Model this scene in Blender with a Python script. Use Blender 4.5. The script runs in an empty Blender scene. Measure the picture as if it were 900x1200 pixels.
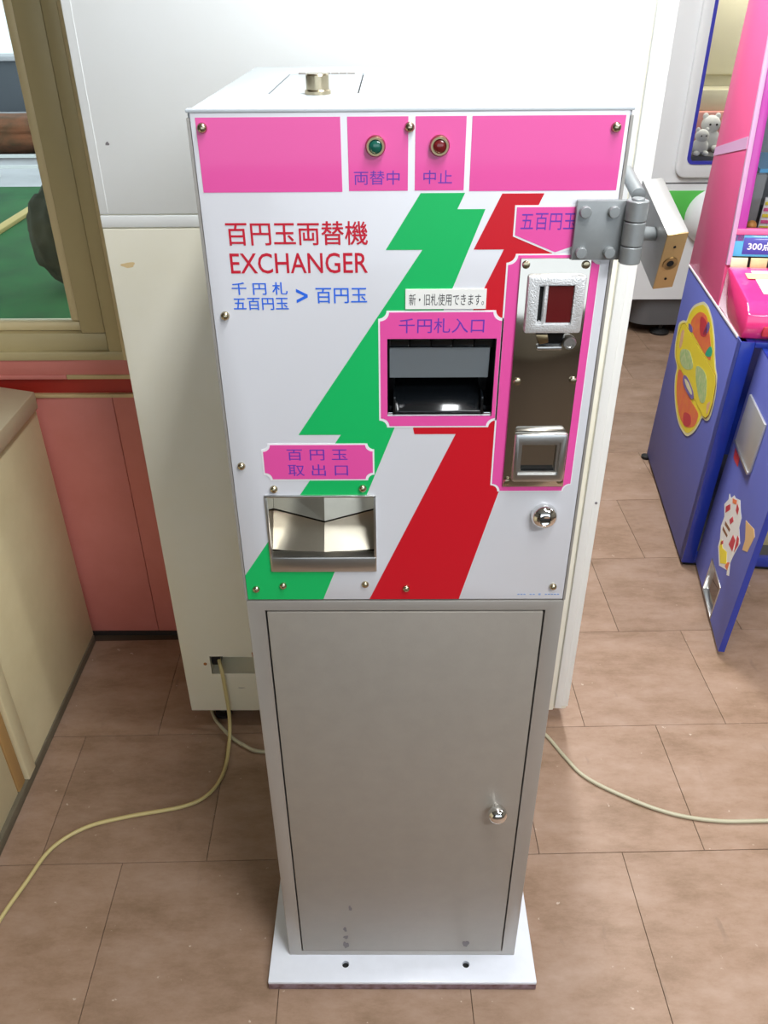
import bpy, bmesh, math, random
from mathutils import Vector, Matrix
random.seed(7)
S = bpy.context.scene
COL = S.collection

# ---------------------------------------------------------------- camera
def rad(a): return math.radians(a)
PITCH, YAW, ROLL = rad(32.6153), rad(-0.5131), rad(-0.4437)
fw = Vector((math.sin(YAW)*math.cos(PITCH), math.cos(YAW)*math.cos(PITCH), -math.sin(PITCH)))
rt = Vector((math.cos(YAW), -math.sin(YAW), 0)); up = rt.cross(fw)
r2 = rt*math.cos(ROLL) + up*math.sin(ROLL); u2 = r2.cross(fw)
cam = bpy.data.cameras.new('camera'); camo = bpy.data.objects.new('camera', cam); COL.objects.link(camo)
M = Matrix((r2, u2, -fw)).transposed().to_4x4(); M.translation = Vector((-0.01834, -0.81316, 1.48045))
camo.matrix_world = M
cam.sensor_fit = 'VERTICAL'; cam.sensor_height = 24.0; cam.lens = 24.0*967.26/1200.0; cam.clip_start = 0.02
S.camera = camo

# ---------------------------------------------------------------- world, light, exposure
w = bpy.data.worlds.new('daylight'); S.world = w; w.use_nodes = True
bg = w.node_tree.nodes['Background']; bg.inputs[0].default_value = (0.80, 0.90, 1.0, 1); bg.inputs[1].default_value = 1.1
def area(name, loc, size, power, color, aim=(0, 0, -1)):
    l = bpy.data.lights.new(name, 'AREA'); l.shape = 'RECTANGLE'; l.size, l.size_y = size; l.energy = power; l.color = color
    o = bpy.data.objects.new(name, l); COL.objects.link(o); o.location = loc
    o.rotation_euler = Vector(aim).to_track_quat('-Z', 'Y').to_euler()
    return o
LAMPS = [((0.30, -0.30), 21.0, 1), ((0.48, 1.75), 32.0, 1), ((2.4, 0.4), 14.0, 0), ((1.20, -1.50), 26.0, 0)]
for (lx, ly), pw, along in LAMPS:
    area('fluorescent_light', (lx, ly, 2.50), (0.22, 1.2) if along else (1.2, 0.22), pw, (0.97, 0.99, 1.0))
S.view_settings.view_transform = 'Standard'; S.view_settings.look = 'None'; S.view_settings.gamma = 1
S.view_settings.use_curve_mapping = False
S.view_settings.exposure = 0.74
S.cycles.use_denoising = True

# ---------------------------------------------------------------- materials
def lin(c): return c/12.92 if c <= 0.04045 else ((c+0.055)/1.055)**2.4
def rgb(r, g, b): return (lin(r/255), lin(g/255), lin(b/255), 1)
MATS = {}
def mat(name, col, rough=0.5, metal=0.0, coat=0.0, var=0.0, scale=8.0, col2=None, bump=0.0, bscale=200.0, ior=None, stretch=None, spec=None):
    m = bpy.data.materials.new(name); m.use_nodes = True; nt = m.node_tree; N = nt.nodes; L = nt.links
    p = N['Principled BSDF']; p.inputs['Base Color'].default_value = col
    p.inputs['Roughness'].default_value = rough; p.inputs['Metallic'].default_value = metal
    p.inputs['Coat Weight'].default_value = coat; p.inputs['Coat Roughness'].default_value = 0.06
    if spec is not None: p.inputs['Specular IOR Level'].default_value = spec
    tc = N.new('ShaderNodeTexCoord'); src = tc.outputs['Object']
    if stretch:
        mp = N.new('ShaderNodeMapping'); mp.inputs['Scale'].default_value = stretch; L.new(src, mp.inputs[0]); src = mp.outputs[0]
    if col2 is not None or var:
        n = N.new('ShaderNodeTexNoise'); n.inputs['Scale'].default_value = scale; n.inputs['Detail'].default_value = 6; n.inputs['Roughness'].default_value = 0.62
        L.new(src, n.inputs['Vector'])
        r = N.new('ShaderNodeValToRGB'); r.color_ramp.elements[0].position = 0.3; r.color_ramp.elements[1].position = 0.7
        if col2 is None: col2 = tuple(c*(1-var) for c in col[:3]) + (1,)
        r.color_ramp.elements[0].color = col2; r.color_ramp.elements[1].color = col
        L.new(n.outputs['Fac'], r.inputs[0]); L.new(r.outputs[0], p.inputs['Base Color'])
    if bump:
        n2 = N.new('ShaderNodeTexNoise'); n2.inputs['Scale'].default_value = bscale; L.new(src, n2.inputs['Vector'])
        b = N.new('ShaderNodeBump'); b.inputs['Strength'].default_value = bump; b.inputs['Distance'].default_value = 0.002
        L.new(n2.outputs['Fac'], b.inputs['Height']); L.new(b.outputs[0], p.inputs['Normal'])
    MATS[name] = m; return m
def glassmat(name, tint, refl=0.08, rough=0.02, milky=0.0):
    m = bpy.data.materials.new(name); m.use_nodes = True; nt = m.node_tree; N = nt.nodes; L = nt.links
    for n in list(N):
        if n.type != 'OUTPUT_MATERIAL': N.remove(n)
    out = [n for n in N if n.type == 'OUTPUT_MATERIAL'][0]
    t = N.new('ShaderNodeBsdfTransparent'); t.inputs[0].default_value = tint
    g = N.new('ShaderNodeBsdfGlossy'); g.inputs['Roughness'].default_value = rough
    f = N.new('ShaderNodeFresnel'); f.inputs[0].default_value = 1.45
    mx = N.new('ShaderNodeMixShader'); L.new(f.outputs[0], mx.inputs[0]); L.new(t.outputs[0], mx.inputs[1]); L.new(g.outputs[0], mx.inputs[2])
    last = mx
    if milky:
        d = N.new('ShaderNodeBsdfDiffuse'); d.inputs[0].default_value = tint
        m2 = N.new('ShaderNodeMixShader'); m2.inputs[0].default_value = milky; L.new(mx.outputs[0], m2.inputs[1]); L.new(d.outputs[0], m2.inputs[2]); last = m2
    L.new(last.outputs[0], out.inputs[0]); MATS[name] = m; return m

mat('white_paint', rgb(200, 208, 214), 0.40, coat=0.2, var=0.05, scale=5)
mat('panel_white', rgb(216, 217, 223), 0.30, coat=0.5)
mat('pink_print', rgb(233, 82, 165), 0.35, coat=0.5)
mat('green_print', rgb(10, 186, 98), 0.35, coat=0.5)
mat('red_print', rgb(204, 12, 34), 0.35, coat=0.5)
mat('white_print', rgb(240, 240, 243), 0.35, coat=0.5)
mat('red_ink', rgb(200, 16, 48), 0.4, coat=0.4)
mat('blue_ink', rgb(38, 108, 232), 0.4, coat=0.4)
mat('purple_ink', rgb(104, 56, 178), 0.4, coat=0.4)
mat('maker_ink', rgb(140, 164, 208), 0.5)
mat('grey_ink', rgb(60, 60, 62), 0.6)
mat('silver_paint', rgb(166, 159, 150), 0.42, metal=0.35, var=0.07, scale=30, bump=0.10, bscale=900)
mat('silver_frame', rgb(176, 171, 165), 0.36, metal=0.45, var=0.04, scale=20)
mat('base_white', rgb(226, 230, 240), 0.35, coat=0.2, var=0.06, scale=25)
mat('rust_edge', rgb(150, 130, 140), 0.6, col2=rgb(95, 62, 58), scale=60)
mat('chrome', rgb(232, 232, 230), 0.08, metal=1.0)
mat('stainless', rgb(206, 200, 190), 0.09, metal=1.0, var=0.05, scale=14)
mat('tray_steel', rgb(196, 190, 174), 0.28, metal=1.0, var=0.12, scale=20)
mat('stainless_satin', rgb(205, 205, 203), 0.30, metal=1.0)
mat('cast_silver', rgb(222, 223, 224), 0.42, metal=0.55, bump=0.5, bscale=700)
mat('rivet_brass', rgb(190, 178, 150), 0.25, metal=1.0)
mat('bezel_brass', rgb(170, 152, 118), 0.28, metal=1.0)
mat('lens_green', rgb(20, 92, 78), 0.2, coat=0.6)
mat('lens_red', rgb(112, 24, 30), 0.2, coat=0.6)
mat('red_window', rgb(92, 24, 26), 0.15, coat=0.5)
mat('black_plastic', rgb(16, 16, 17), 0.35)
mat('black_gloss', rgb(14, 17, 20), 0.12, coat=0.4)
mat('dark_gap', rgb(14, 13, 12), 0.8)
mat('hasp_grey', rgb(150, 154, 155), 0.42, metal=0.35, var=0.10, scale=60)
mat('lock_steel', rgb(176, 174, 172), 0.4, metal=0.5, var=0.05, scale=50)
mat('lock_brass', rgb(206, 172, 122), 0.38, metal=0.55, var=0.08, scale=50)
mat('sticker_white', rgb(240, 240, 236), 0.55)
mat('cabinet_white', rgb(243, 246, 247), 0.40, col2=rgb(238, 240, 238), scale=2.2)
mat('cabinet_shade_cream', rgb(241, 238, 225), 0.40, col2=rgb(234, 229, 207), scale=2.2)  # cabinet white with the warm, dimmer light low down put into the colour
mat('cabinet_trim', rgb(238, 238, 234), 0.40)
mat('stain', rgb(226, 200, 150), 0.5)
mat('scuff', rgb(120, 115, 118), 0.6)
mat('rust', rgb(165, 105, 50), 0.7)
mat('cord', rgb(200, 184, 128), 0.45)
mat('cord_grey', rgb(178, 172, 146), 0.45)
mat('plug_black', rgb(18, 20, 26), 0.4)
mat('wall_pink', rgb(222, 136, 126), 0.5, col2=rgb(206, 118, 104), scale=3)
mat('wall_red', rgb(178, 48, 36), 0.45, var=0.1, scale=10)
mat('wall_cream', rgb(216, 190, 140), 0.5, var=0.1, scale=30)
mat('wall_white', rgb(128, 120, 106), 0.7)
mat('olive_metal', rgb(198, 182, 136), 0.42, metal=0.1, var=0.06, scale=10)
mat('olive_light', rgb(222, 204, 158), 0.4, metal=0.1)
mat('gasket', rgb(42, 34, 30), 0.7)
mat('counter_face', rgb(226, 214, 176), 0.5, col2=rgb(212, 198, 158), scale=4)
mat('counter_top', rgb(196, 180, 150), 0.40, var=0.06, scale=12)
mat('counter_plinth', rgb(110, 102, 84), 0.6, var=0.2, scale=30)
mat('raw_wood', rgb(180, 140, 86), 0.6)
mat('blue_laminate', rgb(104, 113, 192), 0.5, spec=0.25)
mat('blue_edge', rgb(26, 50, 150), 0.30, coat=0.4)
mat('pink_acrylic', rgb(242, 104, 158), 0.34, coat=0.1)
mat('pink_molded', rgb(255, 62, 140), 0.16, coat=0.8)
mat('magenta_trim', rgb(196, 70, 176), 0.25, coat=0.5)
mat('lilac_trim', rgb(222, 176, 216), 0.3)
mat('white_edge', rgb(240, 240, 246), 0.4)
mat('sticker_yellow', rgb(246, 226, 60), 0.45)
mat('sticker_pale', rgb(236, 232, 190), 0.45)
mat('sticker_orange', rgb(240, 140, 62), 0.45, col2=rgb(236, 104, 84), scale=40)
mat('sticker_green', rgb(150, 200, 120), 0.45, col2=rgb(214, 220, 170), scale=60)
mat('sticker_teal', rgb(40, 180, 140), 0.45)
mat('sticker_purple', rgb(120, 106, 176), 0.45)
mat('stripe_pale', rgb(236, 190, 150), 0.45)
mat('sticker_red', rgb(206, 56, 70), 0.45)
mat('sticker_brown', rgb(140, 96, 60), 0.5)
mat('plate_grey', rgb(190, 190, 188), 0.35, metal=0.4)
mat('tape_red', rgb(226, 70, 70), 0.5)
mat('tape_tan', rgb(226, 186, 130), 0.6)
mat('sign_blue', rgb(70, 66, 170), 0.35, coat=0.3)
mat('sign_sky', rgb(90, 186, 236), 0.35, coat=0.3)
mat('sign_cream', rgb(232, 222, 160), 0.4, col2=rgb(236, 196, 150), scale=40)
mat('ball_orange', rgb(238, 168, 84), 0.35)
mat('play_grey', rgb(140, 140, 136), 0.5)
mat('play_dark', rgb(70, 70, 72), 0.5)
mat('stripe_pink', rgb(236, 90, 150), 0.4)
mat('arcade_white', rgb(226, 228, 230), 0.32, coat=0.3)
mat('arcade_ivory', rgb(206, 200, 170), 0.4, col2=rgb(192, 186, 160), scale=2)
mat('arcade_base', rgb(92, 92, 94), 0.5)
mat('gasket_blue', rgb(58, 60, 168), 0.4)
mat('green_panel', rgb(86, 186, 80), 0.4)
mat('plush_white', rgb(230, 230, 226), 0.9)
mat('shelf_pink', rgb(214, 150, 138), 0.5)
mat('rubber', rgb(24, 24, 24), 0.6)
mat('ceiling', rgb(190, 188, 182), 0.8)
mat('floor_joint', rgb(74, 60, 46), 0.9)
mat('lawn', rgb(34, 108, 50), 0.9, col2=rgb(20, 78, 36), scale=3)
mat('paving', rgb(206, 204, 206), 0.9, var=0.2, scale=2)
mat('hedge', rgb(140, 84, 54), 0.9, col2=rgb(72, 62, 40), scale=4)
mat('hedge_dark', rgb(62, 58, 36), 0.9, col2=rgb(34, 40, 26), scale=6)
mat('house_grey', rgb(96, 100, 106), 0.8, var=0.2, scale=1)
mat('plank', rgb(200, 176, 110), 0.7)
mat('lamp_tube', rgb(250, 250, 250), 0.4)
MATS['lamp_tube'].node_tree.nodes['Principled BSDF'].inputs['Emission Color'].default_value = (1, .98, .95, 1)
MATS['lamp_tube'].node_tree.nodes['Principled BSDF'].inputs['Emission Strength'].default_value = 3
glassmat('window_glass', (0.86, 0.90, 0.88, 1))
glassmat('clear_acrylic', (0.93, 0.94, 0.96, 1))
glassmat('smoke_flap', (0.50, 0.56, 0.60, 1), milky=0.30)

def tile_material():
    m = bpy.data.materials.new('floor_tile'); m.use_nodes = True; nt = m.node_tree; N = nt.nodes; L = nt.links
    p = N['Principled BSDF']; p.inputs['Roughness'].default_value = 0.42; p.inputs['Specular IOR Level'].default_value = 0.35
    g = N.new('ShaderNodeNewGeometry'); oi = N.new('ShaderNodeObjectInfo')
    def noise(scale, det, rough=0.6):
        n = N.new('ShaderNodeTexNoise'); n.inputs['Scale'].default_value = scale; n.inputs['Detail'].default_value = det; n.inputs['Roughness'].default_value = rough
        L.new(g.outputs['Position'], n.inputs['Vector']); return n
    a = noise(5.0, 10, 0.74); amp = N.new('ShaderNodeMapping'); amp.inputs['Scale'].default_value = (1.0, 2.2, 1.0); L.new(g.outputs['Position'], amp.inputs[0]); L.new(amp.outputs[0], a.inputs['Vector']); r = N.new('ShaderNodeValToRGB'); e = r.color_ramp.elements
    e[0].position = 0.28; e[0].color = rgb(122, 97, 75); e[1].position = 0.72; e[1].color = rgb(169, 144, 127)
    k = e.new(0.5); k.color = rgb(152, 125, 105)
    L.new(a.outputs['Fac'], r.inputs[0])
    # per-tile tone
    hv = N.new('ShaderNodeHueSaturation'); mr = N.new('ShaderNodeMapRange'); mr.inputs[3].default_value = 0.93; mr.inputs[4].default_value = 1.06
    L.new(oi.outputs['Random'], mr.inputs[0]); L.new(mr.outputs[0], hv.inputs['Value']); L.new(r.outputs[0], hv.inputs['Color'])
    # scuffs: stretched dark marks
    mp = N.new('ShaderNodeMapping'); mp.inputs['Rotation'].default_value = (0, 0, 0.7); mp.inputs['Scale'].default_value = (26, 7, 1)
    L.new(g.outputs['Position'], mp.inputs[0]); s = N.new('ShaderNodeTexNoise'); s.inputs['Scale'].default_value = 1.0; s.inputs['Detail'].default_value = 5
    L.new(mp.outputs[0], s.inputs['Vector'])
    r2_ = N.new('ShaderNodeValToRGB'); r2_.color_ramp.elements[0].position = 0.67; r2_.color_ramp.elements[1].position = 0.76
    r2_.color_ramp.elements[0].color = (0, 0, 0, 1); r2_.color_ramp.elements[1].color = (0.55, 0.55, 0.55, 1); L.new(s.outputs['Fac'], r2_.inputs[0])
    mx = N.new('ShaderNodeMix'); mx.data_type = 'RGBA'; mx.inputs['B'].default_value = rgb(120, 100, 86)
    L.new(r2_.outputs[0], mx.inputs['Factor']); L.new(hv.outputs[0], mx.inputs['A'])
    # pale paint flecks
    c = noise(55, 3, 0.5); r3 = N.new('ShaderNodeValToRGB'); r3.color_ramp.elements[0].position = 0.72; r3.color_ramp.elements[1].position = 0.75
    r3.color_ramp.elements[0].color = (0, 0, 0, 1); r3.color_ramp.elements[1].color = (0.5, 0.5, 0.5, 1); L.new(c.outputs['Fac'], r3.inputs[0])
    m2 = N.new('ShaderNodeMix'); m2.data_type = 'RGBA'; m2.inputs['B'].default_value = rgb(222, 206, 190)
    L.new(r3.outputs[0], m2.inputs['Factor']); L.new(mx.outputs['Result'], m2.inputs['A'])
    L.new(m2.outputs['Result'], p.inputs['Base Color'])
    q = noise(9, 4); rr = N.new('ShaderNodeMapRange'); rr.inputs[3].default_value = 0.34; rr.inputs[4].default_value = 0.52; L.new(q.outputs['Fac'], rr.inputs[0]); L.new(rr.outputs[0], p.inputs['Roughness'])
    MATS['floor_tile'] = m
tile_material()

# ---------------------------------------------------------------- mesh helpers (world coordinates in, root-relative mesh out)
OFF = {}
def root(name, loc, label, cat, group=None):
    o = bpy.data.objects.new(name, None); o.empty_display_size = 0.05; COL.objects.link(o); o.location = loc
    o['label'] = label; o['category'] = cat
    if group: o['group'] = group
    OFF[o.name] = Vector(loc); return o
def tag(o, label, cat, group=None):
    o['label'] = label; o['category'] = cat
    if group: o['group'] = group
    return o
def link(name, me, m, parent=None, origin=None, smooth=None):
    o = bpy.data.objects.new(name, me); COL.objects.link(o)
    off = Vector(origin) if origin is not None else Vector((0, 0, 0))
    if parent is not None:
        off = OFF[parent.name]; o.parent = parent
    elif origin is not None: o.location = off
    OFF[o.name] = off
    me.transform(Matrix.Translation(-off))
    if m: me.materials.append(MATS[m])
    if smooth:
        for f in me.polygons: f.use_smooth = True
        if smooth != True:
            try: me.set_sharp_from_angle(angle=rad(smooth))
            except Exception: pass
    return o
def frombm(name, bm, m, parent=None, origin=None, smooth=None, label=None):
    bmesh.ops.recalc_face_normals(bm, faces=bm.faces[:])
    me = bpy.data.meshes.new(name); bm.to_mesh(me); bm.free()
    o = link(name, me, m, parent, origin, smooth)
    if label: o['label'] = label
    return o
def structure(o): o['kind'] = 'structure'; return o
def bevel(bm, width, seg=2):
    if width: bmesh.ops.bevel(bm, geom=bm.edges[:], offset=width, segments=seg, affect='EDGES', profile=0.5)
def boxbm(lo, hi, bev=0, seg=2):
    bm = bmesh.new(); bmesh.ops.create_cube(bm, size=1)
    for v in bm.verts: v.co = Vector([(lo[i]+hi[i])/2 + v.co[i]*(hi[i]-lo[i]) for i in range(3)])
    bevel(bm, bev, seg); return bm
def box(name, lo, hi, m, parent=None, bev=0, seg=2, origin=None, label=None):
    return frombm(name, boxbm(lo, hi, bev, seg), m, parent, origin, 40 if bev else None, label)
def prismbm(poly, y0, y1, mapf=None, bev=0):
    """polygon in (x, z), extruded between y0 and y1; mapf(x, y, z) places it"""
    mapf = mapf or (lambda x, y, z: Vector((x, y, z)))
    bm = bmesh.new()
    a = [bm.verts.new(mapf(p[0], y0, p[1])) for p in poly]; b = [bm.verts.new(mapf(p[0], y1, p[1])) for p in poly]
    bm.faces.new(a); bm.faces.new(b[::-1]); n = len(poly)
    for i in range(n): bm.faces.new((a[i], b[i], b[(i+1) % n], a[(i+1) % n]))
    bmesh.ops.recalc_face_normals(bm, faces=bm.faces[:])
    bevel(bm, bev); return bm
def prism(name, poly, y0, y1, m, parent=None, mapf=None, bev=0, label=None, origin=None, smooth=None):
    return frombm(name, prismbm(poly, y0, y1, mapf, bev), m, parent, origin, smooth or (40 if bev else None), label)
def rect(x0, x1, z0, z1): return [(x0, z0), (x1, z0), (x1, z1), (x0, z1)]
def lathebm(profile, base, axis, seg=32):
    """profile: list of (radius, height) along axis from base"""
    axis = Vector(axis).normalized(); t = axis.orthogonal().normalized(); s = axis.cross(t); base = Vector(base)
    bm = bmesh.new(); rings = []
    for r, h in profile:
        if r < 1e-6: rings.append([bm.verts.new(base + axis*h)])
        else: rings.append([bm.verts.new(base + axis*h + (t*math.cos(a) + s*math.sin(a))*r) for a in [2*math.pi*i/seg for i in range(seg)]])
    for A_, B_ in zip(rings, rings[1:]):
        for i in range(seg):
            j = (i+1) % seg
            if len(A_) == 1 and len(B_) == 1: continue
            if len(A_) == 1: bm.faces.new((A_[0], B_[i], B_[j]))
            elif len(B_) == 1: bm.faces.new((A_[i], B_[0], A_[j]))
            else: bm.faces.new((A_[i], B_[i], B_[j], A_[j]))
    if len(rings[0]) > 1: bm.faces.new(rings[0])
    if len(rings[-1]) > 1: bm.faces.new(rings[-1])
    return bm
def lathe(name, profile, base, axis, m, parent=None, seg=32, smooth=35, label=None, origin=None):
    return frombm(name, lathebm(profile, base, axis, seg), m, parent, origin, smooth, label)
def cyl(name, p0, p1, r, m, parent=None, seg=24, bev=0.0, label=None, origin=None):
    p0 = Vector(p0); d = Vector(p1)-p0; h = d.length; b = min(bev, r*0.9)
    prof = [(r, 0), (r, h)] if not b else [(r-b, 0), (r, b), (r, h-b), (r-b, h)]
    return lathe(name, prof, p0, d, m, parent, seg, 35, label, origin)
def catmull(pts, n=10):
    P = [Vector(p) for p in pts]; P = [P[0]*2-P[1]] + P + [P[-1]*2-P[-2]]; out = []
    for i in range(1, len(P)-2):
        a, b, c, d = P[i-1:i+3]
        for k in range(n):
            t = k/n; out.append(0.5*((2*b)+(c-a)*t+(2*a-5*b+4*c-d)*t*t+(3*b-a-3*c+d)*t**3))
    return out + [P[-2]]
def tube(name, pts, r, m, parent=None, n=10, seg=10, origin=None, label=None):
    P = catmull(pts, n) if n > 1 else [Vector(p) for p in pts]
    bm = bmesh.new(); rings = []; up_ = Vector((0, 0, 1)); prev = None
    for i, p in enumerate(P):
        t = (P[min(i+1, len(P)-1)] - P[max(i-1, 0)]).normalized()
        s = prev - t*prev.dot(t) if prev is not None else (t.cross(up_) if abs(t.z) < .9 else t.cross(Vector((1, 0, 0))))
        s.normalize(); prev = s; u = t.cross(s)
        rings.append([bm.verts.new(p + (s*math.cos(a)+u*math.sin(a))*r) for a in [2*math.pi*k/seg for k in range(seg)]])
    for A_, B_ in zip(rings, rings[1:]):
        for i in range(seg): bm.faces.new((A_[i], B_[i], B_[(i+1) % seg], A_[(i+1) % seg]))
    bm.faces.new(rings[0]); bm.faces.new(rings[-1])
    return frombm(name, bm, m, parent, origin, True, label)
def cut(o, *cutters):
    """boolean difference with bmesh boxes given in world coordinates"""
    tmp = []
    for bm in cutters:
        bmesh.ops.recalc_face_normals(bm, faces=bm.faces[:])
        me = bpy.data.meshes.new('cutter'); bm.to_mesh(me); bm.free(); me.transform(Matrix.Translation(-OFF[o.name]))
        c = bpy.data.objects.new('cutter', me); COL.objects.link(c); c.matrix_world = Matrix.Translation(OFF[o.name]); tmp.append(c)
        md = o.modifiers.new('cut', 'BOOLEAN'); md.operation = 'DIFFERENCE'; md.solver = 'EXACT'; md.object = c
    bpy.context.view_layer.update()
    dg = bpy.context.evaluated_depsgraph_get()
    me = bpy.data.meshes.new_from_object(o.evaluated_get(dg)); old = o.data
    o.modifiers.clear(); o.data = me; bpy.data.meshes.remove(old)
    for c in tmp:
        d = c.data; bpy.data.objects.remove(c); bpy.data.meshes.remove(d)
    return o
TXT = bpy.data.curves.new('text_source', 'FONT'); TXTO = bpy.data.objects.new('text_source', TXT); COL.objects.link(TXTO)
def text(body, x0, x1, z0, z1, m, parent, y=-0.0003, mapf=None, bold=0.0, label=None, name='lettering', spacing=1.0, thick=0.0):
    TXT.body = body; TXT.offset = bold; TXT.space_character = spacing; TXT.extrude = 0.0; TXT.resolution_u = 3
    bpy.context.view_layer.update()
    me = bpy.data.meshes.new_from_object(TXTO)
    xs = [v.co.x for v in me.vertices]; ys = [v.co.y for v in me.vertices]
    mapf = mapf or (lambda x, yy, z: Vector((x, yy, z)))
    for v in me.vertices:
        X = x0+(v.co.x-min(xs))/(max(xs)-min(xs))*(x1-x0); Z = z0+(v.co.y-min(ys))/(max(ys)-min(ys))*(z1-z0)
        v.co = mapf(X, y, Z)
    me.materials.clear(); me.name = name
    if thick:       # heavier strokes: overlapping copies a hair apart
        bm = bmesh.new(); bm.from_mesh(me); src = bm.faces[:]
        for k, (dx, dz) in enumerate(((thick, 0), (0, thick), (thick, thick))):
            d = bmesh.ops.duplicate(bm, geom=src)
            bmesh.ops.translate(bm, verts=[g_ for g_ in d['geom'] if isinstance(g_, bmesh.types.BMVert)], vec=(dx, -0.00002*(k+1), dz))
        bmesh.ops.translate(bm, verts=bm.verts[:], vec=(-thick/2, 0, -thick/2)); bm.to_mesh(me); bm.free()
    o = link(name, me, m, parent)
    o['label'] = label or ('lettering reading ' + body)
    return o

# ---------------------------------------------------------------- the setting
ROOM = [(-2.7, -3.7), (3.6, -3.7), (3.6, 4.6), (0.20, 4.6), (0.20, 0.99), (-2.7, 0.99)]
plan = lambda x, y, z: Vector((x, z, y))
fl = structure(prism('floor', ROOM, -0.06, -0.0025, 'floor_joint', mapf=plan))
TP = 0.335; TA = rad(1.40)
tbm = boxbm((-TP/2+0.0006, -TP/2+0.0006, -0.006), (TP/2-0.0006, TP/2-0.0006, 0.0)); bmesh.ops.bevel(tbm, geom=[e for e in tbm.edges if all(v.co.z > -0.001 for v in e.verts)], offset=0.0004, segments=1, affect='EDGES')
tme = bpy.data.meshes.new('tile'); tbm.to_mesh(tme); tbm.free(); tme.materials.append(MATS['floor_tile'])
ca, sa = math.cos(TA), math.sin(TA)
OX, OY = 0.113, 0.215      # a joint crossing of the grid
for row in range(-4, 12):
    for c in range(-6, 9):
        lx = (c + (0 if row % 2 else 0.5) + 0.5)*TP; ly = (row - 0.5 + 0)*TP + TP
        x = OX + lx*ca - ly*sa; y = OY + lx*sa + ly*ca
        if x < -1.25 or x > 2.35 or y < -0.75 or y > 3.9 or (x < 0.2 and y > 0.80): continue
        t = bpy.data.objects.new('tile', tme); COL.objects.link(t); t.parent = fl
        t.location = (x, y, random.uniform(-0.0004, 0)); t.rotation_euler = (random.uniform(-.0006, .0006), random.uniform(-.0006, .0006), TA)

# back wall on the left: pink boards, red band, cream battens, a window above
WY = 0.89
wb = structure(box('wall_back', (-2.6, WY+0.012, 0), (0.20, WY+0.10, 0.79), 'wall_pink'))
box('board', (-2.6, WY, 0.012), (-0.6455, WY+0.012, 0.700), 'wall_pink', wb, 0.001)
box('board', (-0.6440, WY, 0.012), (0.20, WY+0.012, 0.700), 'wall_pink', wb, 0.001)
box('batten', (-2.6, WY-0.004, 0.700), (0.20, WY+0.012, 0.7085), 'wall_cream', wb, 0.001)
box('red_band', (-2.6, WY+0.006, 0.7085), (0.20, WY+0.012, 0.745), 'wall_red', wb)
box('batten', (-0.735, WY-0.004, 0.745), (0.20, WY+0.012, 0.755), 'wall_cream', wb, 0.001)
box('batten', (-2.6, WY-0.004, 0.745), (-0.736, WY+0.012, 0.755), 'wall_pink', wb, 0.001)
box('rail', (-2.6, WY-0.002, 0.755), (0.20, WY+0.012, 0.790), 'wall_pink', wb, 0.001)
structure(box('baseboard_back', (-2.6, WY-0.004, 0.0), (0.20, WY+0.003, 0.012), 'gasket'))
structure(box('wall_back_upper', (-0.50, WY, 0.79), (0.20, WY+0.10, 2.6), 'wall_white'))
structure(box('wall_back_lintel', (-2.6, WY, 2.0), (-0.50, WY+0.10, 2.6), 'wall_white'))
structure(box('wall_return', (0.20, WY, 0), (0.30, 4.5, 2.6), 'wall_white'))
structure(box('wall_far', (0.20, 4.5, 0), (3.6, 4.6, 2.6), 'wall_white'))
structure(box('wall_right', (3.5, -3.6, 0), (3.6, 4.6, 2.6), 'wall_white'))
structure(box('wall_left', (-2.7, -3.6, 0), (-2.6, 0.99, 2.6), 'wall_white'))
structure(prism('ceiling', ROOM, 2.6, 2.7, 'ceiling', mapf=plan))
wf = structure(box('wall_front', (-2.7, -3.7, 0), (3.6, -3.6, 2.6), 'wall_white'))
cut(wf, boxbm((-1.5, -3.8, 0.7), (3.0, -3.5, 2.3)))  # unseen opening, made wide to let in more frontal daylight fill

# bronze aluminium window above the pink wall
wn = root('window_1', (-1.4, WY, 0.79), 'olive bronze aluminium window above the pink wall boards', 'window'); del wn['category']; structure(wn)
def frame_bars(name, x0, x1, z0, z1, wid, y0, y1, m, parent, bev=0.002):
    for lo, hi in (((x0, y0, z0), (x1, y1, z0+wid)), ((x0, y0, z1-wid), (x1, y1, z1)), ((x0, y0, z0+wid), (x0+wid, y1, z1-wid)), ((x1-wid, y0, z0+wid), (x1, y1, z1-wid))):
        box(name, lo, hi, m, parent, bev)
frame_bars('window_frame', -2.2, -0.52, 0.790, 2.0, 0.020, WY-0.006, WY+0.09, 'olive_metal', wn)
box('side_channel', (-0.5995, WY-0.010, 0.791), (-0.54, WY+0.07, 1.98), 'olive_light', wn, 0.002)
box('side_channel', (-0.6300, WY-0.004, 0.795), (-0.6010, WY+0.07, 1.98), 'olive_metal', wn, 0.002)
box('side_channel', (-0.6330, WY+0.010, 0.795), (-0.6302, WY+0.07, 1.98), 'gasket', wn)
frame_bars('sash', -2.18, -0.6335, 0.796, 1.98, 0.052, WY+0.006, WY+0.055, 'olive_metal', wn, 0.003)
frame_bars('sash_bead', -2.128, -0.6855, 0.848, 1.928, 0.022, WY+0.018, WY+0.045, 'olive_light', wn, 0.006)  # lighter bead colour imitates the soft reflection along the glass edge
box('pane', (-2.112, WY+0.028, 0.864), (-0.7015, WY+0.032, 1.912), 'window_glass', wn)

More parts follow.
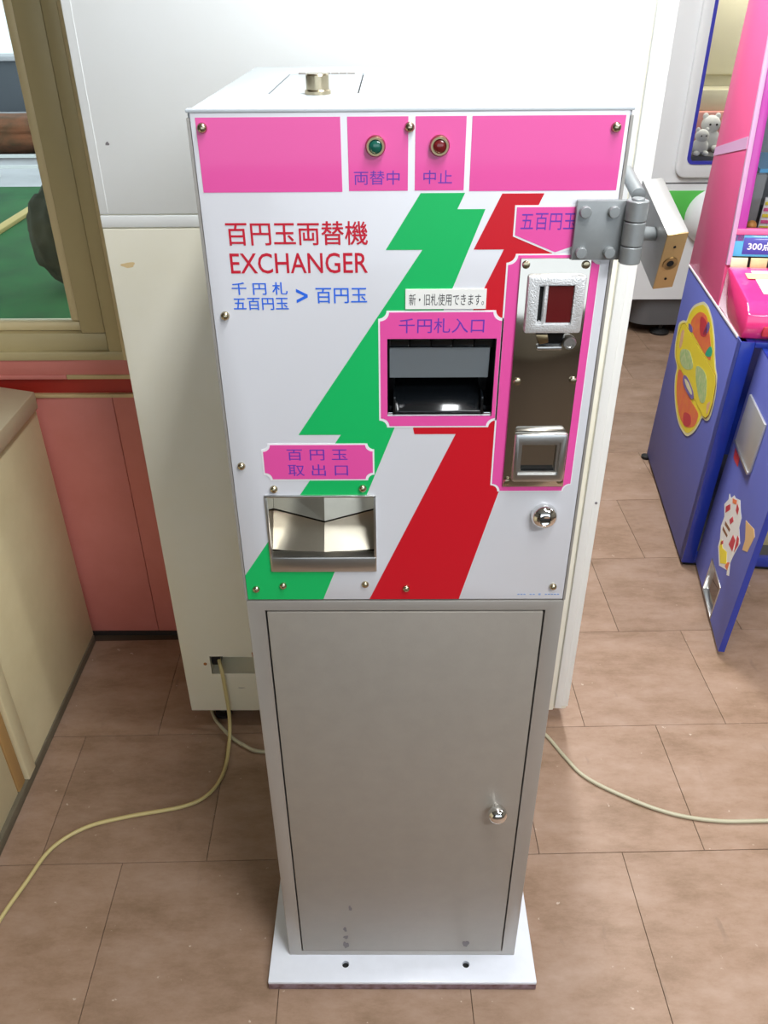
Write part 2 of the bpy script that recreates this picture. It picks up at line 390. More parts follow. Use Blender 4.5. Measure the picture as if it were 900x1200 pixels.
# what shows through it
structure(box('ground_outside', (-14, 1.2, -0.30), (0.0, 26, -0.12), 'paving'))
lw = tag(box('lawn', (-9, 1.9, -0.12), (-0.3, 7.1, -0.05), 'lawn', None, 0.02, origin=(-4, 4, -0.12)), 'green lawn bed seen through the bronze window', 'lawn')
def bush(name, c, s, m, label, cat, seed, sub=3, group=None):
    rn = random.Random(seed); bm = bmesh.new(); bmesh.ops.create_icosphere(bm, subdivisions=sub+1, radius=1)
    for v in bm.verts:
        k = 1 + rn.uniform(-.05, .05) + 0.08*math.sin(7*v.co.x+3*v.co.z)*math.cos(6*v.co.y)
        v.co = Vector((c[0]+v.co.x*s[0]*k, c[1]+v.co.y*s[1]*k, c[2]+v.co.z*s[2]*k))
    return tag(frombm(name, bm, m, None, (c[0], c[1], c[2]-s[2]), True), label, cat, group)
bush('shrub', (-1.93, 4.1, 0.262), (0.17, 0.2, 0.27), 'hedge_dark', 'dark rounded shrub on the lawn close behind the window glass', 'shrub', 3)
bush('hedge', (-5.2, 9.3, 0.09), (3.6, 0.45, 0.20), 'hedge', 'long reddish brown hedge beyond the lawn', 'hedge', 5)
tag(box('plank', (-2.95, 5.2, -0.05), (-2.87, 6.6, -0.02), 'plank', None, 0.005, origin=(-2.9, 5.4, -0.04)), 'pale yellow plank lying on the lawn', 'plank')
fe = root('garden_rail', (-4.2, 7.9, -0.12), 'low white garden rail behind the lawn', 'fence')
for k in range(6): box('post', (-5.6+k*.55, 7.88, -0.12), (-5.55+k*.55, 7.93, 0.08), 'sticker_white', fe)
for zz in (-0.04, 0.06): box('rail', (-5.7, 7.895, zz), (-2.7, 7.915, zz+0.03), 'sticker_white', fe)
hs = root('garden_wall', (-6.0, 13.2, -0.12), 'dark grey garden wall with capping beyond the brown hedge', 'wall')
box('wall_face', (-10.5, 13, -0.12), (-3.6, 13.3, 0.56), 'house_grey', hs, 0.01)
box('capping', (-10.5, 12.95, 0.56), (-3.6, 13.35, 0.62), 'paving', hs, 0.01)

# ---------------------------------------------------------------- counter on the left
ct = root('service_counter', (-1.15, 0.45, 0), 'beige service counter with thick tan top standing against the pink wall', 'counter')
box('body', (-1.55, -0.9, 0.03), (-0.835, 0.868, 0.695), 'counter_face', ct)
box('front_panel', (-0.835, 0.425, 0.022), (-0.812, 0.866, 0.695), 'counter_face', ct, 0.002)
box('edge_strip', (-0.835, 0.385, 0.022), (-0.806, 0.423, 0.695), 'counter_face', ct, 0.003)
box('edge_batten', (-0.835, 0.352, 0.022), (-0.815, 0.383, 0.695), 'raw_wood', ct, 0.002)
box('front_panel', (-0.835, -0.9, 0.022), (-0.818, 0.350, 0.695), 'counter_face', ct, 0.002)
box('plinth', (-1.53, -0.88, 0.0), (-0.808, 0.860, 0.024), 'counter_plinth', ct, 0.002)
tp = [(-1.6, -0.95), (-0.795, -0.95), (-0.795, 0.845), (-0.905, 0.880), (-1.6, 0.880)]
prism('worktop', [(p[0], p[1]) for p in tp], 0.695, 0.735, 'counter_top', ct, mapf=lambda x, y, z: Vector((x, z, y)), bev=0.004)

# ---------------------------------------------------------------- tall white cabinet behind the change machine
wc = root('tall_cabinet', (-0.05, 0.70, 0), 'tall white metal cabinet with a recessed cable outlet, standing behind the change machine', 'cabinet')
CY = 0.56
cb = box('body', (-0.487, CY+0.004, 0.050), (0.392, 0.865, 1.83), 'cabinet_shade_cream', wc, 0.006)
cut(cb, boxbm((-0.4225, CY-0.05, 0.168), (-0.285, CY+0.055, 0.221)))
lp = box('front_panel', (-0.484, CY, 0.052), (0.3595, CY+0.006, 1.1485), 'cabinet_shade_cream', wc, 0.002)
cut(lp, boxbm((-0.4225, CY-0.05, 0.168), (-0.285, CY+0.055, 0.221)))
box('front_band', (-0.484, CY, 1.1505), (0.3595, CY+0.006, 1.1690), 'cabinet_white', wc, 0.001)
box('front_panel', (-0.484, CY, 1.1710), (0.3595, CY+0.006, 1.825), 'cabinet_white', wc, 0.002)
box('corner_bead', (-0.4712, CY-0.0004, 1.172), (-0.4694, CY+0.002, 1.824), 'cabinet_white', wc, 0.0005)
box('side_post', (0.3615, CY-0.004, 0.062), (0.3780, CY+0.010, 1.825), 'cabinet_trim', wc, 0.002)
box('side_post', (0.3790, CY+0.002, 0.062), (0.3935, CY+0.012, 1.825), 'cabinet_trim', wc, 0.002)
for fx in (-0.42, 0.33):
    for fy in (0.60, 0.82): lathe('foot', [(0.018, 0), (0.02, 0.004), (0.02, 0.012), (0.008, 0.014), (0.008, 0.052)], (fx, fy, 0), (0, 0, 1), 'rubber', wc, 16)
lathe('screw_head', [(0.004, 0), (0.0035, 0.0015), (0, 0.002)], (-0.434, CY, 0.199), (0, -1, 0), 'rust', wc, 12)
for sx, sz in ((0.3855, 0.62), (-0.478, 1.252)): lathe('screw_head', [(0.0028, 0), (0.0024, 0.0014), (0, 0.002)], (sx, CY+0.002, sz), (0, -1, 0), 'scuff', wc, 12)
box('socket', (-0.4215, CY+0.010, 0.186), (-0.402, CY+0.050, 0.219), 'plug_black', wc, 0.002)
def blotch(name, cx, cz, rx, rz, m, parent, y, seed, n=22):
    rn = random.Random(seed); ph = [rn.uniform(0, 6.28) for _ in range(4)]
    poly = []
    for i in range(n):
        a = 2*math.pi*i/n; k = 1 + .18*math.sin(2*a+ph[0]) + .15*math.sin(3*a+ph[1]) + .1*math.sin(5*a+ph[2])
        poly.append((cx+rx*k*math.cos(a), cz+rz*k*math.sin(a)))
    return prism(name, poly, y-0.0002, y+0.0003, m, parent)
blotch('stain', -0.452, 1.090, 0.010, 0.005, 'stain', wc, CY, 1)
blotch('rust_mark', -0.323, 0.228, 0.004, 0.009, 'rust', wc, CY, 2)
blotch('scuff_mark', -0.452, 1.276, 0.0025, 0.003, 'scuff', wc, CY, 3)
blotch('scuff_mark', -0.36, 0.125, 0.007, 0.0008, 'scuff', wc, CY, 4)

# power cords
tag(tube('power_cord', [(-0.408, CY+0.030, 0.205), (-0.405, CY+0.012, 0.200), (-0.398, CY-0.004, 0.178), (-0.396, CY-0.008, 0.14), (-0.394, CY-0.012, 0.075), (-0.3935, CY-0.022, 0.030), (-0.392, 0.500, 0.0045), (-0.391, 0.4208, 0.0042), (-0.4129, 0.3633, 0.0042), (-0.4616, 0.3303, 0.0042), (-0.5734, 0.3046, 0.0042), (-0.6553, 0.2774, 0.0042), (-0.7092, 0.2271, 0.0042), (-0.7333, 0.1515, 0.0042), (-0.7536, 0.0764, 0.0042), (-0.775, -0.05, 0.0042)], 0.0042, 'cord', origin=(-0.5, 0.3, 0)),
    'cream power cord hanging from the white cabinet outlet and running past the beige counter', 'cord')
tag(tube('extension_cord', [(-0.47, 0.70, 0.0042), (-0.4481, 0.600, 0.0042), (-0.4048, 0.5377, 0.0042), (-0.359, 0.499, 0.0042), (-0.3111, 0.4789, 0.0042), (-0.20, 0.484, 0.0042), (0.02, 0.515, 0.0042), (0.22, 0.575, 0.0042), (0.300, 0.578, 0.0042), (0.3431, 0.5265, 0.0042), (0.3724, 0.4684, 0.0042), (0.4088, 0.4086, 0.0042), (0.4809, 0.3563, 0.0042), (0.5692, 0.3128, 0.0042), (0.6615, 0.2939, 0.0042), (0.768, 0.2939, 0.0042), (1.0, 0.30, 0.0042)], 0.0042, 'cord_grey', origin=(0.2, 0.5, 0)),
    'pale grey cord curving over the floor tiles out from behind the change machine', 'cord')

# ---------------------------------------------------------------- the change machine
cm = root('change_machine', (0, 0.2, 0), 'coin change machine with pink, green and red striped front on a silver pedestal', 'change machine')
# base plate
bp = box('base_plate', (-0.233, -0.048, 0.0155), (0.233, 0.462, 0.0231), 'base_white', cm, 0.002)
cut(bp, *[lathebm([(0.0062, 0), (0.0062, 0.05)], (hx, -0.0165, 0.0101), (0, 0, 1), 20) for hx in (-0.0995, 0.1128)])
for hx in (-0.0995, 0.1128): lathe('bolt_hole', [(0.0061, 0), (0.0061, 0.0008)], (hx, -0.0165, 0.0152), (0, 0, 1), 'dark_gap', cm, 20)
box('base_rim', (-0.2328, -0.0478, 0.0), (0.2328, 0.4618, 0.0156), 'rust_edge', cm, 0.001)
# pedestal
box('pedestal_body', (-0.1995, 0.018, 0.0231), (0.1995, 0.440, 0.827), 'silver_frame', cm, 0.002)
pf = box('door_frame', (-0.200, 0.0, 0.0231), (0.200, 0.0185, 0.8275), 'silver_frame', cm, 0.0015)
cut(pf, boxbm((-0.1775, -0.02, 0.0365), (0.1775, 0.0165, 0.8125)))
box('door_gap', (-0.1774, 0.0125, 0.0366), (0.1774, 0.0166, 0.8124), 'dark_gap', cm)
pd = box('pedestal_door', (-0.1752, -0.0005, 0.0375), (0.1752, 0.0125, 0.8098), 'silver_paint', cm, 0.0012)
lathe('door_knob', [(0.0105, 0), (0.0105, 0.004), (0.0140, 0.007), (0.0150, 0.012), (0.0140, 0.017), (0.0105, 0.0212), (0.006, 0.0235), (0, 0.024)], (0.1417, 0.0, 0.4263), (0, -1, 0), 'chrome', pd, 32, 60, 'round chrome knob')
for cx, cz, rx, rz, s in ((-0.0985, 0.104, 0.003, 0.006, 5), (-0.098, 0.080, 0.005, 0.004, 6), (-0.0985, 0.056, 0.0045, 0.010, 7), (0.112, 0.060, 0.005, 0.010, 8), (-0.088, 0.166, 0.0025, 0.007, 9)):
    blotch('scuff_mark', cx, cz, rx, rz, 'scuff', pd, -0.0005, s)
# upper housing
hb = box('housing', (-0.200, 0.0035, 0.8290), (0.200, 0.4510, 1.3867), 'white_paint', cm, 0.0025)
cut(hb, boxbm((-0.0215, -0.02, 1.0835), (0.0925, 0.07, 1.1725)), boxbm((-0.1640, -0.02, 0.8750), (-0.0350, 0.075, 0.9835)),
    boxbm((-0.1420, 0.124, 1.3850), (-0.0490, 0.342, 1.40)))
box('hatch_gap', (-0.1419, 0.1241, 1.3846), (-0.0491, 0.3419, 1.3853), 'dark_gap', cm)
ht = box('roof_hatch', (-0.1403, 0.1257, 1.3840), (-0.0507, 0.3385, 1.3868), 'white_paint', cm, 0.0006)
for k in range(7):
    cyl('hinge_knuckle', (-0.1303+k*0.0101, 0.3410, 1.3872), (-0.1303+k*0.0101+0.0092, 0.3410, 1.3872), 0.0016, 'silver_frame', ht, 12)
lathe('hatch_lock', [(0.0135, 0), (0.0135, 0.003), (0.0118, 0.0045), (0.0118, 0.017), (0.0105, 0.0185), (0.0, 0.0188)], (-0.0905, 0.1215, 1.3868), (0, 0, 1), 'rivet_brass', ht, 32, 40, 'metal cylinder lock on the roof')
box('trim_strip', (-0.2006, -0.0006, 1.3843), (0.2006, 0.010, 1.3874), 'white_paint', cm, 0.0008)
HOLES = lambda: (boxbm((-0.0210, -0.05, 1.0840), (0.0920, 0.02, 1.1722)), boxbm((-0.1632, -0.05, 0.8756), (-0.0357, 0.02, 0.9830)))
fp = box('front_panel', (-0.1972, 0.0, 0.8300), (0.1972, 0.0040, 1.3845), 'panel_white', cm, 0.0008)
cut(fp, *HOLES())
box('panel_edge', (-0.2004, -0.0004, 0.8292), (-0.1976, 0.0060, 1.3800), 'silver_frame', cm)
box('panel_edge', (0.1976, -0.0004, 0.8292), (0.2004, 0.0060, 1.3800), 'silver_frame', cm)
def printed(name, poly, m, layer, hole=False, label=None, parent=None):
    o = prism(name, poly, -0.00025*layer, 0.0006, m, parent or fp, label=label)
    if hole: cut(o, *HOLES())
    return o
for a, b, zb in ((-0.1925, -0.0622, 1.3165), (-0.0560, -0.0010, 1.3172), (0.0054, 0.0512, 1.3173), (0.0564, 0.1937, 1.3165)):
    printed('pink_block', rect(a, b, zb, 1.3805), 'pink_print', 1)
printed('green_stripe', [(0.0111, 1.3150), (0.0527, 1.3150), (0.0461, 1.3003), (0.0727, 1.3003), (-0.1026, 0.8305), (-0.1970, 0.8305), (-0.1970, 0.8680), (-0.0725, 1.0615), (-0.1194, 1.0615), (0.0137, 1.2625), (-0.0220, 1.2625)], 'green_print', 1, True)
printed('red_stripe', [(0.0876, 1.3142), (0.1271, 1.3142), (0.1210, 1.3000), (0.1480, 1.3000), (0.1400, 1.2590), (0.1065, 0.9876), (0.0672, 0.8305), (-0.0447, 0.8305), (0.0541, 1.0620), (0.0085, 1.0620), (0.0070, 1.0690), (0.0928, 1.2625), (0.0634, 1.2625)], 'red_print', 1, True)
def scallop(x0, x1, z0, z1, r, n=6):
    """rectangle with concave round corners"""
    P = []
    for cx, cz, a0 in ((x0, z0, 90), (x1, z0, 180), (x1, z1, 270), (x0, z1, 0)):
        for k in range(n+1):
            a = rad(a0 - 90*k/n); P.append((cx+r*math.cos(a), cz+r*math.sin(a)))
    return P
def label_plate(x0, x1, z0, z1, r, hole=False):
    printed('label_border', scallop(x0-.0018, x1+.0018, z0-.0018, z1+.0018, r), 'white_print', 2, hole)
    return printed('pink_label', scallop(x0, x1, z0, z1, r+.0008), 'pink_print', 3, hole)
label_plate(-0.1604, -0.0378, 1.0052, 1.0490, 0.0075)
label_plate(-0.0282, 0.0960, 1.0722, 1.2002, 0.0085, True)
printed('label_border', [(0.1005, 1.3036), (0.1920, 1.3036), (0.1920, 1.2745), (0.1425, 1.2577), (0.1005, 1.2748)], 'white_print', 2)
printed('pink_label', [(0.1023, 1.3018), (0.1900, 1.3018), (0.1900, 1.2760), (0.1425, 1.2597), (0.1023, 1.2760)], 'pink_print', 3)
printed('label_border', scallop(0.0962, 0.1882, 0.9880, 1.2582, 0.0085), 'white_print', 2)
printed('pink_label', scallop(0.0980, 0.1875, 0.9890, 1.2568, 0.0093), 'pink_print', 3)
# lettering
text('百円玉両替機', -0.1755, -0.0393, 1.2677, 1.2898, 'red_ink', fp, bold=0.0, thick=0.0004)
text('EXCHANGER', -0.1745, -0.0396, 1.2402, 1.2602, 'red_ink', fp, bold=0.006)
text('千 円 札', -0.1757, -0.1203, 1.2190, 1.2315, 'blue_ink', fp, bold=0.0, thick=0.00025)
text('五百円玉', -0.1757, -0.1203, 1.2034, 1.2158, 'blue_ink', fp, bold=0.0, thick=0.00025)
text('>', -0.1118, -0.1003, 1.2102, 1.2248, 'blue_ink', fp, bold=0.015)
text('百円玉', -0.0922, -0.0410, 1.2100, 1.2255, 'blue_ink', fp, bold=0.0, thick=0.00025)
text('両替中', -0.0510, -0.0087, 1.3226, 1.3350, 'purple_ink', fp, y=-0.0004)
text('中止', 0.0134, 0.0400, 1.3230, 1.3351, 'purple_ink', fp, y=-0.0004)
text('五百円玉', 0.1069, 0.1600, 1.2808, 1.2964, 'purple_ink', fp, y=-0.0009)
text('千円札入口', -0.0089, 0.0782, 1.1784, 1.1940, 'purple_ink', fp, y=-0.0009)
text('百 円 玉', -0.1339, -0.0660, 1.0298, 1.0437, 'purple_ink', fp, y=-0.0009)
text('取 出 口', -0.1339, -0.0660, 1.0096, 1.0247, 'purple_ink', fp, y=-0.0009)
for k in range(14):
    if k == 7: printed('maker_mark', rect(0.1662, 0.1690, 0.8362, 0.8390), 'maker_ink', 1)
    elif k not in (3, 6, 8): printed('maker_mark', rect(0.1400+k*0.0038, 0.1427+k*0.0038, 0.8368, 0.8384), 'maker_ink', 1)
st = prism('paper_sticker', rect(-0.0025, 0.0785, 1.2038, 1.2240), -0.0014, 0.0, 'sticker_white', fp, label='small white paper sticker')
text('新・旧札使用できます。', 0.0012, 0.0762, 1.2075, 1.2195, 'grey_ink', fp, y=-0.0016)
# rivets
RP = [(0.0046, 0), (0.0046, 0.0012), (0.0040, 0.0030), (0.0026, 0.0042), (0, 0.0047)]
for x, z in ((-0.1869, 1.372), (0.0001, 1.3716), (0.1859, 1.3705), (-0.1854, 1.1974), (-0.1863, 1.0225), (-0.152, 0.992), (-0.0499, 0.9928), (-0.1852, 0.8471), (-0.1513, 0.8524), (-0.0496, 0.8541), (0.0012, 0.8479), (0.1831, 0.8501)):
    lathe('rivet', RP, (x, 0, z), (0, -1, 0), 'rivet_brass', cm, 20)
# indicator lamps
for x, lm, nm in ((-0.0308, 'lens_green', 'green'), (0.0275, 'lens_red', 'red')):
    z = 1.3562
    b = lathe('indicator_lamp', [(0.0092, 0), (0.0092, 0.003), (0.0080, 0.0055), (0.0062, 0.0055), (0.0060, 0.0035)], (x, 0, z), (0, -1, 0), 'bezel_brass', cm, 28)
    lathe('lens', [(0.0060, 0.001), (0.0060, 0.004), (0.0045, 0.0052), (0, 0.0058)], (x, 0, z), (0, -1, 0), lm, b, 24, 50, 'dark %s lens' % nm)
# bill inlet
def openbox(name, lo, hi, m, parent):
    """five inner faces of a recess open to -y"""
    (x0, y0, z0), (x1, y1, z1) = lo, hi
    V = [(x0, y0, z0), (x1, y0, z0), (x1, y0, z1), (x0, y0, z1), (x0, y1, z0), (x1, y1, z0), (x1, y1, z1), (x0, y1, z1)]
    me = bpy.data.meshes.new(name); me.from_pydata(V, [], [(4, 5, 6, 7), (0, 1, 5, 4), (2, 3, 7, 6), (3, 0, 4, 7), (1, 2, 6, 5)])
    return link(name, me, m, parent)
bi = openbox('bill_inlet', (-0.0211, 0.0008, 1.0839), (0.0921, 0.068, 1.1723), 'black_plastic', cm)
for k in range(5):
    box('ridge_block', (-0.0195+k*0.0225, 0.010, 1.158), (-0.0195+k*0.0225+0.0215, 0.016, 1.1715), 'black_gloss', bi, 0.001)
prism('clear_flap', [(0.006, 1.1590), (0.009, 1.1590), (0.013, 1.1248), (0.010, 1.1248)], -0.0185, 0.0865, 'smoke_flap', bi, mapf=lambda x, y, z: Vector((y, x, z)))
prism('bill_tongue', [(0.002, 1.0860), (0.002, 1.0890), (0.040, 1.1120), (0.060, 1.1120), (0.060, 1.0860)], -0.0125, 0.0800, 'black_gloss', bi, mapf=lambda x, y, z: Vector((y, x, z)), bev=0.001)
for sx in (-0.0145, 0.0800): box('guide_rail', (sx, 0.001, 1.0860), (sx+0.0025, 0.05, 1.1060), 'black_gloss', bi, 0.0006)
for a, b in ((-0.0205, -0.0155), (0.0835, 0.0915)): box('chrome_tab', (a, 0.002, 1.0845), (b, 0.020, 1.0872), 'chrome', bi, 0.0005)
# coin tray
cy_ = root
tr = openbox('coin_tray', (-0.1630, -0.0012, 0.8758), (-0.0359, 0.070, 0.9828), 'stainless', cm)
xm = -0.0990
def facet(name, V, parent=tr, m='tray_steel'):
    me = bpy.data.meshes.new(name); me.from_pydata(V, [], [tuple(range(len(V)))]); return link(name, me, m, parent)
facet('tray_facet', [(-0.1628, 0.062, 0.9660), (xm, 0.046, 0.9600), (xm, 0.036, 0.9240), (-0.1628, 0.052, 0.9330)])
facet('tray_facet', [(xm, 0.046, 0.9600), (-0.0361, 0.062, 0.9660), (-0.0361, 0.052, 0.9330), (xm, 0.036, 0.9240)])
facet('tray_facet', [(-0.1628, 0.050, 0.9320), (xm, 0.034, 0.9230), (xm, 0.008, 0.8960), (-0.1628, 0.016, 0.8960)])
facet('tray_facet', [(xm, 0.034, 0.9230), (-0.0361, 0.050, 0.9320), (-0.0361, 0.016, 0.8960), (xm, 0.008, 0.8960)])
box('tray_lip', (-0.1632, -0.0035, 0.8752), (-0.0357, 0.012, 0.8968), 'stainless_satin', tr, 0.0015)
box('tray_edge', (-0.1640, -0.0025, 0.8752), (-0.1612, 0.004, 0.9838), 'stainless_satin', tr, 0.0006)
box('tray_edge', (-0.0378, -0.0025, 0.8752), (-0.0350, 0.004, 0.9838), 'stainless_satin', tr, 0.0006)
box('tray_edge', (-0.1640, -0.0025, 0.9812), (-0.0350, 0.004, 0.9840), 'stainless_satin', tr, 0.0006)
# lock on the front
lk = lathe('front_lock', [(0.0152, 0), (0.0155, 0.003), (0.0145, 0.008), (0.0115, 0.0118), (0.0068, 0.0135), (0.0062, 0.0128), (0, 0.0128)], (0.1612, 0, 0.9559), (0, -1, 0), 'chrome', cm, 36, 50, 'domed chrome lock')
box('keyhole', (0.1557, -0.0139, 0.9548), (0.1667, -0.0120, 0.9570), 'dark_gap', lk)
# coin plate
cp = box('coin_plate', (0.1098, -0.0028, 0.9955), (0.1790, 0.0, 1.2545), 'stainless', cm, 0.0006, label='mirror-finished steel coin plate')
for x, z in ((0.1151, 1.2485), (0.1736, 1.2482), (0.1160, 1.1255), (0.1752, 1.1265), (0.1143, 1.0030), (0.1742, 1.0036)):
    lathe('plate_screw', [(0.0040, 0), (0.0040, 0.001), (0.0033, 0.0026), (0, 0.0036)], (x, -0.0028, z), (0, -1, 0), 'rivet_brass', cp, 20)
ac = box('coin_acceptor', (0.1172, -0.0125, 1.1812), (0.1745, -0.0028, 1.2396), 'cast_silver', cm, 0.0028, label='cast silver coin slot bezel')
cut(ac, boxbm((0.1280, -0.03, 1.1905), (0.1636, -0.0095, 1.2310)), boxbm((0.1296, -0.03, 1.1925), (0.1340, -0.005, 1.2290)))
box('coin_slot', (0.1297, -0.0062, 1.1926), (0.1339, -0.0050, 1.2289), 'dark_gap', ac)
prism('slot_tip', [(0.1280, 1.1905), (0.1356, 1.1905), (0.1318, 1.1950)], -0.0118, -0.0094, 'cast_silver', ac)
box('slot_bar', (0.1346, -0.0115, 1.1907), (0.1376, -0.0094, 1.2308), 'cast_silver', ac, 0.0005)
box('red_window', (0.1384, -0.0102, 1.1922), (0.1632, -0.0094, 1.2296), 'red_window', ac)
box('return_lever', (0.1325, -0.0085, 1.1620), (0.1585, -0.0028, 1.1660), 'stainless_satin', cp, 0.001)
prism('lever_recess', [(0.1300, 1.1790), (0.1600, 1.1790), (0.1585, 1.1660), (0.1350, 1.1660)], -0.0036, -0.0027, 'black_gloss', cp)
prism('lever_wedge', [(0.1300, 1.1785), (0.1430, 1.1785), (0.1440, 1.1700), (0.1350, 1.1680)], -0.0075, -0.0028, 'bezel_brass', cp, bev=0.0008)
lathe('return_button', [(0.0068, 0), (0.0068, 0.006), (0.0060, 0.0075), (0.0044, 0.0075), (0.0040, 0.0066), (0.0, 0.0066)], (0.1655, -0.0028, 1.1700), (0, -1, 0), 'stainless_satin', cp, 28)
cu = box('return_cup', (0.1180, -0.0125, 1.0068), (0.1760, -0.0028, 1.0672), 'stainless_satin', cm, 0.0030, label='square steel coin return cup')
cut(cu, boxbm((0.1240, -0.05, 1.0165), (0.1685, -0.0095, 1.0568)), boxbm((0.1270, -0.05, 1.0200), (0.1655, -0.0022, 1.0530)))
box('cup_back', (0.1272, -0.0040, 1.0202), (0.1653, -0.0029, 1.0528), 'stainless', cu)
box('cup_sill', (0.1280, -0.0085, 1.0201), (0.1645, -0.0040, 1.0222), 'black_gloss', cu)
# hasp hinge and its lock block on the right edge
hp = box('hasp_plate', (0.1577, -0.0068, 1.2535), (0.2075, -0.0010, 1.3088), 'hasp_grey', cm, 0.0008, label='grey steel hinge plate with four bolts')
for x, z in ((0.1656, 1.2989), (0.1925, 1.2988), (0.1660, 1.2612), (0.1930, 1.2612)):
    lathe('bolt_head', [(0.0055, 0), (0.0055, 0.0042), (0.0048, 0.0052), (0, 0.0054)], (x, -0.0068, z), (0, -1, 0), 'hasp_grey', hp, 20)
for z0, z1 in ((1.2528, 1.2690), (1.2697, 1.2915), (1.2922, 1.3105)):
    cyl('hinge_barrel', (0.2120, -0.0135, z0), (0.2120, -0.0135, z1), 0.0102, 'hasp_grey', hp, 28, 0.0008)
cyl('hinge_pin', (0.2120, -0.0135, 1.310), (0.2120, -0.0135, 1.3125), 0.0060, 'hasp_grey', hp, 20, 0.0006)
lathe('shackle_bar', [(0.0030, 0), (0.0066, 0.001), (0.0066, 0.058), (0.0048, 0.063), (0.0, 0.065)], (0.2165, 0.0030, 1.3110), (0.015, 0.90, 0.16), 'hasp_grey', hp, 20, 40)
cyl('link_rod', (0.2170, -0.0070, 1.2790), (0.2440, 0.0060, 1.2745), 0.0064, 'hasp_grey', hp, 20, 0.0006)
V0 = Vector((0.2393, -0.0300, 1.2829)); aw = Vector((.9933, .0781, .0847)); ad = Vector((.0459, .4063, -.9126)); ab = Vector((-.1057, .9104, .4000))
def blk(x, y, z): return V0 + aw*x + ab*y + ad*z
lb = prism('lock_body', rect(0, 0.0204, 0, 0.0654), 0.0012, 0.0844, 'lock_steel', hp, mapf=blk, bev=0.0008, label='steel padlock block with brass face')
lf = prism('lock_face', rect(0.0003, 0.0201, 0.0003, 0.0651), 0.0, 0.0022, 'lock_brass', lb if False else hp, mapf=blk, bev=0.0006, label='brass end face of the lock')
kc = blk(0.0102, -0.0002, 0.0340)
lathe('lock_keyway', [(0.0072, 0), (0.0070, 0.0012), (0.0058, 0.0012), (0.0034, 0.0006), (0.0, 0.0006)], kc, -ab, 'bezel_brass', hp, 28)
lathe('keyway_hole', [(0.0034, 0), (0.0034, 0.0009), (0, 0.0010)], kc, -ab, 'dark_gap', hp, 20)
for zz in (0.0150, 0.0530): lathe('pin_hole', [(0.0013, 0), (0.0013, 0.0006), (0, 0.0007)], blk(0.0102, 0.0, zz), -ab, 'dark_gap', hp, 12)

# ---------------------------------------------------------------- blue and pink prize game machine
A0 = Vector((0.853, 1.195, 0)); Dv = Vector((.1109, .9938, 0)); Wv = Vector((.9938, -.1109, 0)); Uv = Vector((.033, 0, 1))
def gm(wd, d, z): return A0 + Wv*wd + Dv*d + Uv*z           # width, depth, height of the leaning cabinet
def gside(d, wd, z): return gm(wd, d, z)
gr = root('prize_game_machine', tuple(A0 + Wv*.3 + Dv*.3), 'blue and pink prize game machine with its coin door hanging open', 'game machine')
def gbox(name, wr, dr, zr, m, parent=gr, bev=0, label=None):
    return prism(name, rect(wr[0], wr[1], zr[0], zr[1]), dr[0], dr[1], m, parent, mapf=lambda x, y, z: gm(x, y, z), bev=bev, label=label)
sd = gbox('side_panel', (0, 0.018), (0.0, 0.684), (0.014, 0.707), 'blue_laminate', bev=0.002)
gbox('side_panel', (0.60, 0.618), (0.0, 0.684), (0.014, 0.707), 'blue_laminate', bev=0.002)
gbox('front_post', (0.0, 0.036), (-0.002, 0.03), (0.014, 0.707), 'blue_edge', bev=0.002)  # darker blue than the side: shade on the front face put into the colour
gbox('back_panel', (0.018, 0.60), (0.666, 0.684), (0.02, 0.705), 'blue_edge')
gbox('inner_floor', (0.018, 0.60), (0.02, 0.666), (0.02, 0.035), 'play_dark')
gbox('bottom_rail', (0.036, 0.60), (0.0, 0.02), (0.014, 0.045), 'blue_edge', bev=0.002)
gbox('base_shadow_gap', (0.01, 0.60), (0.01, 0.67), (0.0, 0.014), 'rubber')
gbox('top_rail', (0.036, 0.60), (-0.002, 0.02), (0.692, 0.707), 'blue_edge', bev=0.002)
gbox('coin_box', (0.18, 0.40), (0.10, 0.36), (0.035, 0.20), 'play_dark', bev=0.004)
gbox('coin_box_rim', (0.17, 0.41), (0.085, 0.10), (0.035, 0.21), 'olive_metal', bev=0.003)
lathe('caster', [(0.010, 0), (0.016, 0.003), (0.016, 0.012), (0.006, 0.016)], gm(-0.004, 0.672, 0.0), (0, 0, 1), 'rubber', gr, 16)
gbox('edge_trim', (-0.002, 0.004), (0.036, 0.684), (0.704, 0.709), 'white_edge')
# sticker on the side: overlapping ovals with a slanting band
def on_side(d, off, z): return gm(-0.0012-off, d, z)
def sprint(name, poly, m, layer, parent=None, label=None):
    return prism(name, poly, 0.0004*layer, 0.0004*layer+0.0003, m, parent, mapf=lambda x, y, z: on_side(x, y, z), label=label)
def ell(cx, cz, rx, rz, rot=0, n=28):
    c, s = math.cos(rot), math.sin(rot)
    return [(cx+rx*math.cos(a)*c-rz*math.sin(a)*s, cz+rx*math.cos(a)*s+rz*math.sin(a)*c) for a in [2*math.pi*i/n for i in range(n)]]
OUT = [(0.429, 0.669), (0.504, 0.634), (0.543, 0.597), (0.554, 0.567), (0.598, 0.552), (0.639, 0.526), (0.636, 0.493), (0.626, 0.456), (0.596, 0.428), (0.542, 0.414), (0.534, 0.381), (0.501, 0.345), (0.443, 0.312), (0.368, 0.294), (0.297, 0.298), (0.242, 0.313), (0.19, 0.353), (0.161, 0.393), (0.147, 0.42), (0.107, 0.431), (0.08, 0.453), (0.077, 0.501), (0.089, 0.534), (0.112, 0.566), (0.139, 0.577), (0.178, 0.603), (0.217, 0.633), (0.278, 0.664), (0.342, 0.679), (0.393, 0.678)]
